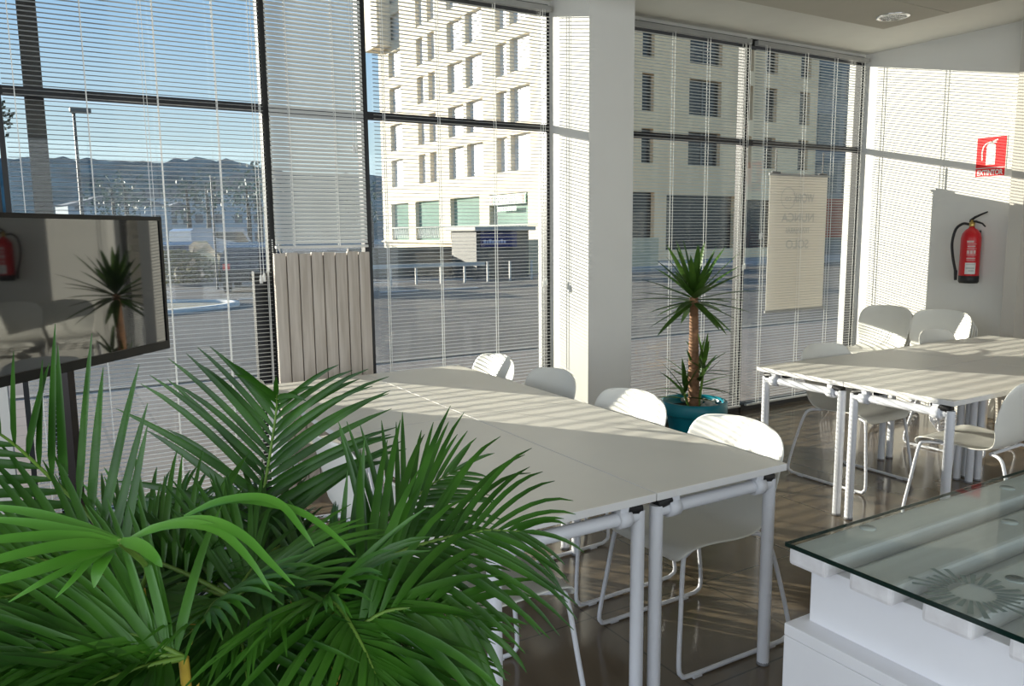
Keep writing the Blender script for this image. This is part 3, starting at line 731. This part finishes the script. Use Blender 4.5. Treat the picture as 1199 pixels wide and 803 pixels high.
# lane markings
lm = MB()
for x in (4.5, 6.5, 8.5, 10.5): lm.box(x, x+1.2, 21.5, 21.65, -.14, -.132)
lm.box(3, 26, 25.9, 26.05, -.14, -.132)
structure(lm.build('ground_road_marking', mat('road_paint', (.5, .5, .5), .7)))
# slim steel post just outside the glass
tag(MB().rbox(.02, .11, 5.02, 5.11, -.1, 4.6, .004).build('steel_post', mat('dark_post', (.03, .026, .026), .5)), 'dark square steel post outside the leftmost window', 'post')
lp = thing('street_lamp', 'slim street lamp seen through the left blind against the sky', 'street lamp', (1.22, 25, -.14))
MB().tube([(0, 0, 0), (0, 0, 5.0)], [.06, .035], 8).build('pole', mat('lamp_grey', (.05, .055, .06), .5), lp)
MB().tube([(-.05, 0, 4.98), (.15, 0, 5.06)], .03, 8).build('arm', MATS['lamp_grey'], lp)
MB().rbox(-.1, .42, -.12, .12, 5.0, 5.14, .04).build('lamp_head', mat('lamp_head_grey', (.12, .13, .13), .5), lp)
po = at(255, 335, 1); po = Vector((po.x, po.y, 0))*(26/po.y)
tag(MB().tube([(0, 0, 0), (0, 0, 3.5)], .035, 8).build('slim_pole', MATS['lamp_grey'], loc=(po.x, po.y, -.14)), 'slim grey pole at the road, between shrub and dark car', 'pole')

# cars ------------------------------------------------------------
def car(px, py, rz, col, label, name='parked_car', van=False):
    c = at(px, py, 1); d = c-Vector((0, 0, EYE)); d *= (EYE+.14)/-d.z
    t = thing(name, label, 'car', (d.x, d.y, -.14), rz, 'parked cars')
    cm = mat('car_paint_%d' % len(MATS), col, .25, coat=.6); gm = mat('car_glass', (.012, .014, .016), .08, spec=.7)
    if van: pf = [(-2.1, .35), (-2.15, .8), (-2.1, 1.9), (-1.9, 2.0), (.9, 2.0), (1.4, 1.25), (2.1, 1.05), (2.2, .7), (2.15, .35)]; gf = [(-.9, 1.3), (-.9, 1.85), (.8, 1.85), (1.2, 1.3)]
    else: pf = [(-1.95, .32), (-2.02, .7), (-1.9, .98), (-1.55, 1.32), (-1.1, 1.46), (.1, 1.46), (.85, 1.05), (1.75, .88), (2.0, .65), (1.98, .32)]; gf = [(-1.45, 1.0), (-1.1, 1.36), (.05, 1.36), (.62, 1.02)]
    bm_ = MB(); n = len(pf)
    rows = []
    for yy, k, zk in ((-.86, 1, 0), (-.80, 1, .01), (.80, 1, .01), (.86, 1, 0)):
        rows.append([(x, yy*(1 if z < 1.0 else .86), z) for x, z in pf])
    bm_.grid(rows, 0, False); bm_.add(rows[0], [tuple(range(n))]); bm_.add(rows[-1], [tuple(range(n))]); bm_.grid([[r[0] for r in rows], [r[-1] for r in rows]], 0, False)
    bm_.build('body', cm, t)
    for s in (-1, 1):
        MB().add([(x, s*(.872 if z < 1.01 else .752), z) for x, z in gf], [(0, 1, 2, 3)]).build('side_window', gm, t)
        for x in (-1.25, 1.28):
            MB().lathe([(0, -.1), (.29, -.1), (.31, -.06), (.31, .1), (0, .1)], 18, (x, s*.76, .31), axis='Y').build('wheel', black_rubber, t)
        MB().rbox(-2.03, -1.93, s*.68-.1, s*.68+.1, .68, .86, .01).build('tail_light', mat('tail_red', (.6, .02, .02), .3), t)
    MB().add([(-1.92, -.66, 1.0), (-1.92, .66, 1.0), (-1.57, .6, 1.31), (-1.57, -.6, 1.31)], [(0, 1, 2, 3)]).build('rear_window', gm, t)
    return t
car(303, 338, 1.25, (.02, .022, .026), 'dark hatchback parked by the window frame, right of the slim pole')
car(222, 326, 1.0, (.03, .035, .05), 'dark car half behind the olive shrub')
car(258, 317, .5, (.28, .33, .42), 'pale blue parked van beyond the dark cars', 'parked_van', True)

# far houses across the valley ------------------------------------
gh = 'distant houses across the valley'
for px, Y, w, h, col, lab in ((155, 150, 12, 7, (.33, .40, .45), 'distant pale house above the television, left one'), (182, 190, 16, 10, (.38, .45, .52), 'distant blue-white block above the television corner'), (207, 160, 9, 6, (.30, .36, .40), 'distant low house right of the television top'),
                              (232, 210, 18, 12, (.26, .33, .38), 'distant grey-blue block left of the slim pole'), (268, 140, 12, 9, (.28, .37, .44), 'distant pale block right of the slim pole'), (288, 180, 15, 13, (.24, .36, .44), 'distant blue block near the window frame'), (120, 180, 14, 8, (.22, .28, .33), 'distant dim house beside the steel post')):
    c = at(px, 278, 1); x = c.x*Y/c.y
    t = thing('distant_house', lab, 'house', (x, Y, -.4), random.uniform(-.3, .3), gh)
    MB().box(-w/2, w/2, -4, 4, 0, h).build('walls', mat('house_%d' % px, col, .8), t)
    MB().prism([(-w/2-.4, h), (0, h+2), (w/2+.4, h)], -4.3, 4.3, 'Y').build('roof', mat('house_roof', (.17, .17, .18), .8), t)
    wm = MB()
    for i in range(4):
        for z in range(1, int(h), 3): wm.box(-w/2+(i+.5)*w/4-.6, -w/2+(i+.5)*w/4+.6, -4.05, -4, z, z+1.4)
    wm.build('windows', mat('far_window', (.06, .08, .10), .3), t)

# corner building -------------------------------------------------
XB, YC = 25.0, 33.0
cb = thing('corner_building', 'cream apartment building across the street, sunlit left face, shaded front', 'building', (XB, YC, -.14))
cream = mat('cream_render', (.74, .655, .52), .85, var=.04, scale=.5)
tan_ = mat('tan_render', (.95, .66, .40), .85, var=.10, scale=.15)
dark_open = mat('dark_window', (.02, .022, .024), .15, spec=.6)
pane_w = mat('white_blind_pane', (.72, .72, .72), .4, var=.08, scale=.6)
pane_g = mat('green_tinted_pane', (.25, .36, .31), .15, var=.1, scale=.4)
rev = mat('window_reveal', (.10, .09, .075), .8)
# left face (plane x = XB) with real recesses: piers between openings
G = -.14
cols = [(36.0, 38.0), (39.5, 41.7), (43.3-1.2, 43.35), (45.1, 47.3), (47.75, 49.95), (51.9, 53.0), (53.8, 54.95), (57.9, 60.2)]
levels = [(5.2, 7.3), (8.0, 10.0), (10.9, 12.8), (13.6, 15.5), (16.3, 18.2), (19.0, 20.9), (21.7, 23.6)]
gcols = [(35.0, 38.4), (39.8, 44.4), (45.7, 49.9), (51.7, 55.8), (57.1, 60.5)]
Y_END, TOPZ = 62.3, 26.
def cut_wall(y0, y1, z0, z1, opens, depth):
    """wall slab facing -X with openings, built from strips"""
    mb = MB(); ys = sorted({y0, y1, *[o for a in opens for o in a[:2]]}); zs = sorted({z0, z1, *[o for a in opens for o in a[2:]]})
    for ya, yb in zip(ys, ys[1:]):
        for za, zb in zip(zs, zs[1:]):
            cy_, cz_ = (ya+yb)/2, (za+zb)/2
            if not any(a[0] < cy_ < a[1] and a[2] < cz_ < a[3] for a in opens): mb.box(0, depth, ya-YC, yb-YC, za-G, zb-G)
    return mb
opens = [(a, b, z0, z1) for a, b in cols for z0, z1 in levels] + [(a, b, 1.05, 3.9) for a, b in gcols]
cut_wall(YC, Y_END, -.14, TOPZ, opens, .35).build('sunlit_wall', cream, cb)
MB().box(.5, 16.3, .45, Y_END-YC, 0, TOPZ-.1).build('building_core', rev, cb)
for a, b in cols:
    for z0, z1 in levels:
        MB().box(.30, .36, a-YC, b-YC, z0-G, z1-G).build('window', pane_w, cb)
for i, (a, b) in enumerate(gcols):
    MB().box(.30, .36, a-YC, b-YC, 1.05-G, 3.9-G).build('shop_window', pane_g, cb)
    rl = MB(); zz = 1.15
    for k_ in range(int((b-a)/.35)):
        y = a+.1+k_*.35
        rl.tube([(.12, y-YC, 1.2-G), (.12, y+.17-YC, 2.0-G)], .03, 4, cap=False).tube([(.12, y+.34-YC, 1.2-G), (.12, y+.17-YC, 2.0-G)], .03, 4, cap=False)
    rl.build('lattice_rail', pane_w, cb)
MB().box(-.06, .0, YC-YC+.2, Y_END-YC, 1.95-G, 2.05-G).build('hand_rail', mat('grey_rail', (.2, .23, .22), .6), cb)
MB().box(-.25, .02, 0, Y_END-YC, .85-G, 1.0-G).build('plinth_ledge', cream, cb)
MB().box(-1.1, .0, 26.6, 29.4, 15.9-G, TOPZ).build('bay_projection', cream, cb)
# shop sign over the fourth window
sgp = MB().box(-.04, .0, 39.9-YC, 44.3-YC, 3.25-G, 3.85-G).build('shop_sign', mat('sign_green_glass', (.10, .19, .15), .4), cb)
text_obj('lettering', 'PIZZERIA', .62, white_print, frame((0, -1, 0), (0, 0, 1), (-.06, 42.2-YC, 3.35-G)), sgp, sx=.85)
pl = MB(); y_ = 43.3
for k_ in range(9):
    w_ = (.22, .16, .26, .2, .12, .24, .18, .22, .2)[k_]; pl.box(-.06, -.04, y_-w_-YC, y_-YC, 2.85-G, 3.12-G); y_ -= w_+.06
pl.build('small_print', mat('pale_green_print', (.45, .58, .50), .5), sgp)
for y, mm in ((44.05, red_sign), (40.35, red_sign), (43.75, mat('flag_green', (.03, .25, .10), .5)), (40.05, MATS['flag_green'])):
    MB().box(-.07, -.04, y-.13-YC, y+.13-YC, 3.3-G, 3.8-G).build('flag_panel', mm, sgp)
# shaded front (plane y = YC): same strips turned
fcols = [(27.8, 28.6), (31.1, 33.5), (35.3, 36.0), (37.0, 38.0), (40.0, 40.9)]
flev = [(5.1, 6.9), (7.8, 9.7), (10.5, 12.1), (13.2, 15.0), (16.0, 17.8), (18.8, 20.6)]
gop = [(27.2, 28.75, .5, 3.6), (29.6, 34.8, .5, 3.5), (35.6, 38.0, .5, 3.3), (39.0, 41.0, .5, 3.2)]
fop = [(a, b, z0, z1) for a, b in fcols for z0, z1 in flev] + gop
mb = MB(); xs = sorted({XB+.36, 41.6, *[o for a in fop for o in a[:2]]}); zs = sorted({-.14, TOPZ, *[o for a in fop for o in a[2:]]})
for xa, xb_ in zip(xs, xs[1:]):
    for za, zb in zip(zs, zs[1:]):
        cx_, cz_ = (xa+xb_)/2, (za+zb)/2
        if not any(a[0] < cx_ < a[1] and a[2] < cz_ < a[3] for a in fop): mb.box(xa-XB, xb_-XB, 0, .35, za-G, zb-G)
mb.build('shaded_wall', tan_, cb)
for a, b in fcols:
    for z0, z1 in flev:
        f = MB().box(a-XB, b-XB, .28, .34, z0-G, z1-G).build('window', dark_open, cb)
        nb_ = 2 if b-a > 1.2 else 1; wb = MB()
        for k_ in range(nb_):
            xa = a+(b-a)*k_/nb_; xb_ = a+(b-a)*(k_+1)/nb_
            wb.box(xa-XB, xa+.05-XB, .24, .28, z0-G, z1-G).box(xb_-.05-XB, xb_-XB, .24, .28, z0-G, z1-G)
        wb.box(a-XB, b-XB, .24, .28, z0-G, z0+.06-G).box(a-XB, b-XB, .24, .28, (z0+z1)/2-G, (z0+z1)/2+.05-G)
        wb.build('sash', mat('grey_sash', (.22, .20, .17), .5), f)
for a, b, z0, z1 in gop: MB().box(a-XB, b-XB, .30, .36, z0-G, z1-G).build('shop_opening', dark_open, cb)
# bluish office block beyond
ob = thing('office_block', 'bluish glazed block at the end of the street, right bay', 'building', (41.7, 33.4, -.14))
MB().box(0, 14, 0, 12, 0, 24).build('walls', mat('blue_grey_cladding', (.16, .175, .185), .5, var=.15, scale=.3), ob)
wm = MB()
for i in range(5):
    for j in range(7): wm.box(.5+i*2.6, 2.5+i*2.6, -.05, 0, 4+j*2.9, 5.9+j*2.9)
wm.build('glazing', mat('office_glass', (.07, .09, .10), .1, spec=.7), ob)
aw = MB().prism([(0, 3.3), (-1.4, 2.7), (-1.4, 2.5), (0, 2.6)], 0, 6, 'X'); 
MB().box(.5, 6.5, -.3, 0, 1.2, 3.6).build('shopfront', mat('red_shopfront', (.30, .05, .025), .5), ob)

# roadside wall, kiosk and cream screen wall
bw_ = MB().box(10.2, 16.6, 29.0, 29.2, -.14, 1.0); 
tag(bw_.build('boundary_wall', mat('brown_screen', (.23, .19, .145), .8, var=.15, scale=.7)), 'low brown boundary wall across the street behind the middle blind', 'wall')
ks = thing('kiosk', 'grey roadside kiosk with a dark blue sign, middle bay', 'kiosk', (14.0, 25.6, -.14))
MB().box(-.15, 2.1, 0, 2, 0, 1.75).build('cabin', mat('kiosk_grey', (.09, .085, .08), .6), ks)
MB().box(-.3, 2.3, -.2, 2.2, 1.75, 1.9).build('roof', mat('kiosk_roof', (.45, .43, .38), .7), ks)
ksg = MB().box(0, 1.55, -.06, 0, 1.15, 1.72).build('sign_board', mat('navy_sign', (.012, .018, .12), .4), ks)
pl = MB(); x_ = .12
for k_ in range(8):
    w_ = (.10, .06, .11, .08, .12, .07, .10, .09)[k_]; pl.box(x_, x_+w_, -.066, -.06, 1.30, (1.42, 1.39, 1.44, 1.40)[k_ % 4]); x_ += w_+.03
pl.build('small_print', mat('pale_blue_print', (.50, .52, .68), .5), ksg)
cw = MB().box(17.1, 24.5, 27.8, 28.0, -.14, 1.25)
tag(cw.build('screen_wall', mat('cream_screen', (.55, .46, .31), .85, var=.1, scale=.7)), 'cream low wall right of the roadside kiosk', 'wall')
gr = MB()
for i in range(9): gr.box(8.9+i*.9, 8.96+i*.9, 24.0, 24.06, -.14, .55)
gr.box(8.7, 13.3, 23.98, 24.08, .42, .55)
tag(gr.build('guard_rail', mat('rail_pale', (.5, .48, .45), .6)), 'pale guard rail along the road in front of the brown wall', 'railing')
# unseen block added left of the picture to shade the near end of the room
nb2 = thing('added_shade_building', 'unseen tall plain building added left of the windows to cast shade', 'building', (-25, 17, -.14))
MB().box(-15, 15.22, -3, 3, 0, 16).build('walls', cream, nb2)
wm = MB()
for i in range(9):
    for j in range(5): wm.box(-13+i*3.1, -11.4+i*3.1, -3.05, -3, 1+j*3, 2.8+j*3)
wm.build('windows', dark_open, nb2)

# ================================================================== LIGHT
W = bpy.data.worlds.new('sky'); scene.world = W; W.use_nodes = True; nt = W.node_tree; nt.nodes.clear()
out = nt.nodes.new('ShaderNodeOutputWorld'); bg = nt.nodes.new('ShaderNodeBackground'); tc = nt.nodes.new('ShaderNodeTexCoord')
sp = nt.nodes.new('ShaderNodeSeparateXYZ'); rp = nt.nodes.new('ShaderNodeValToRGB'); e = rp.color_ramp.elements
e[0].position = 0.; e[0].color = (.70, .84, .88, 1); e[1].position = 1.; e[1].color = (.10, .26, .62, 1)
x = rp.color_ramp.elements.new(.09); x.color = (.66, .85, .93, 1)
x = rp.color_ramp.elements.new(.22); x.color = (.42, .66, .93, 1)
x = rp.color_ramp.elements.new(.40); x.color = (.22, .46, .82, 1)
nt.links.new(tc.outputs['Generated'], sp.inputs[0]); nt.links.new(sp.outputs['Z'], rp.inputs[0]); nt.links.new(rp.outputs[0], bg.inputs[0]); nt.links.new(bg.outputs[0], out.inputs[0])
bg.inputs[1].default_value = 1.0
sd = bpy.data.lights.new('sun', 'SUN'); sd.energy = 11.5; sd.angle = math.radians(.3); sd.color = (1., .92, .79)
sun = bpy.data.objects.new('sun', sd); COL.objects.link(sun)
trav = Vector((.66, -1, -.216)).normalized()
sun.rotation_euler = trav.to_track_quat('-Z', 'Y').to_euler(); sun.location = (-8, 20, 9)
def area(name, loc, to, sx, sy, en, col):
    d = bpy.data.lights.new(name, 'AREA'); d.shape = 'RECTANGLE'; d.size = sx; d.size_y = sy; d.energy = en; d.color = col
    o = bpy.data.objects.new(name, d); COL.objects.link(o); o.location = loc
    o.rotation_euler = (Vector(to)-Vector(loc)).to_track_quat('-Z', 'Y').to_euler(); return o
area('added_fill_rear', (1.7, -3.45, 1.7), (1.7, 4, 1.3), 7.5, 2.3, 115, (.93, .96, .97))  # added fill lamp standing in for daylight from the assumed rear opening
area('added_fill_side', (-2.65, .5, 1.7), (3, .8, 1.2), 5.5, 2.3, 115, (.90, .94, 1.))  # added fill lamp at the assumed left opening, raised to brighten the desk front

scene.view_settings.view_transform = 'Standard'
scene.view_settings.look = 'None'
scene.view_settings.exposure = 0
scene.cycles.max_bounces = 8
scene.cycles.diffuse_bounces = 4
scene.cycles.transparent_max_bounces = 24
scene.cycles.caustics_reflective = False
scene.cycles.caustics_refractive = False
scene.cycles.sample_clamp_indirect = 6
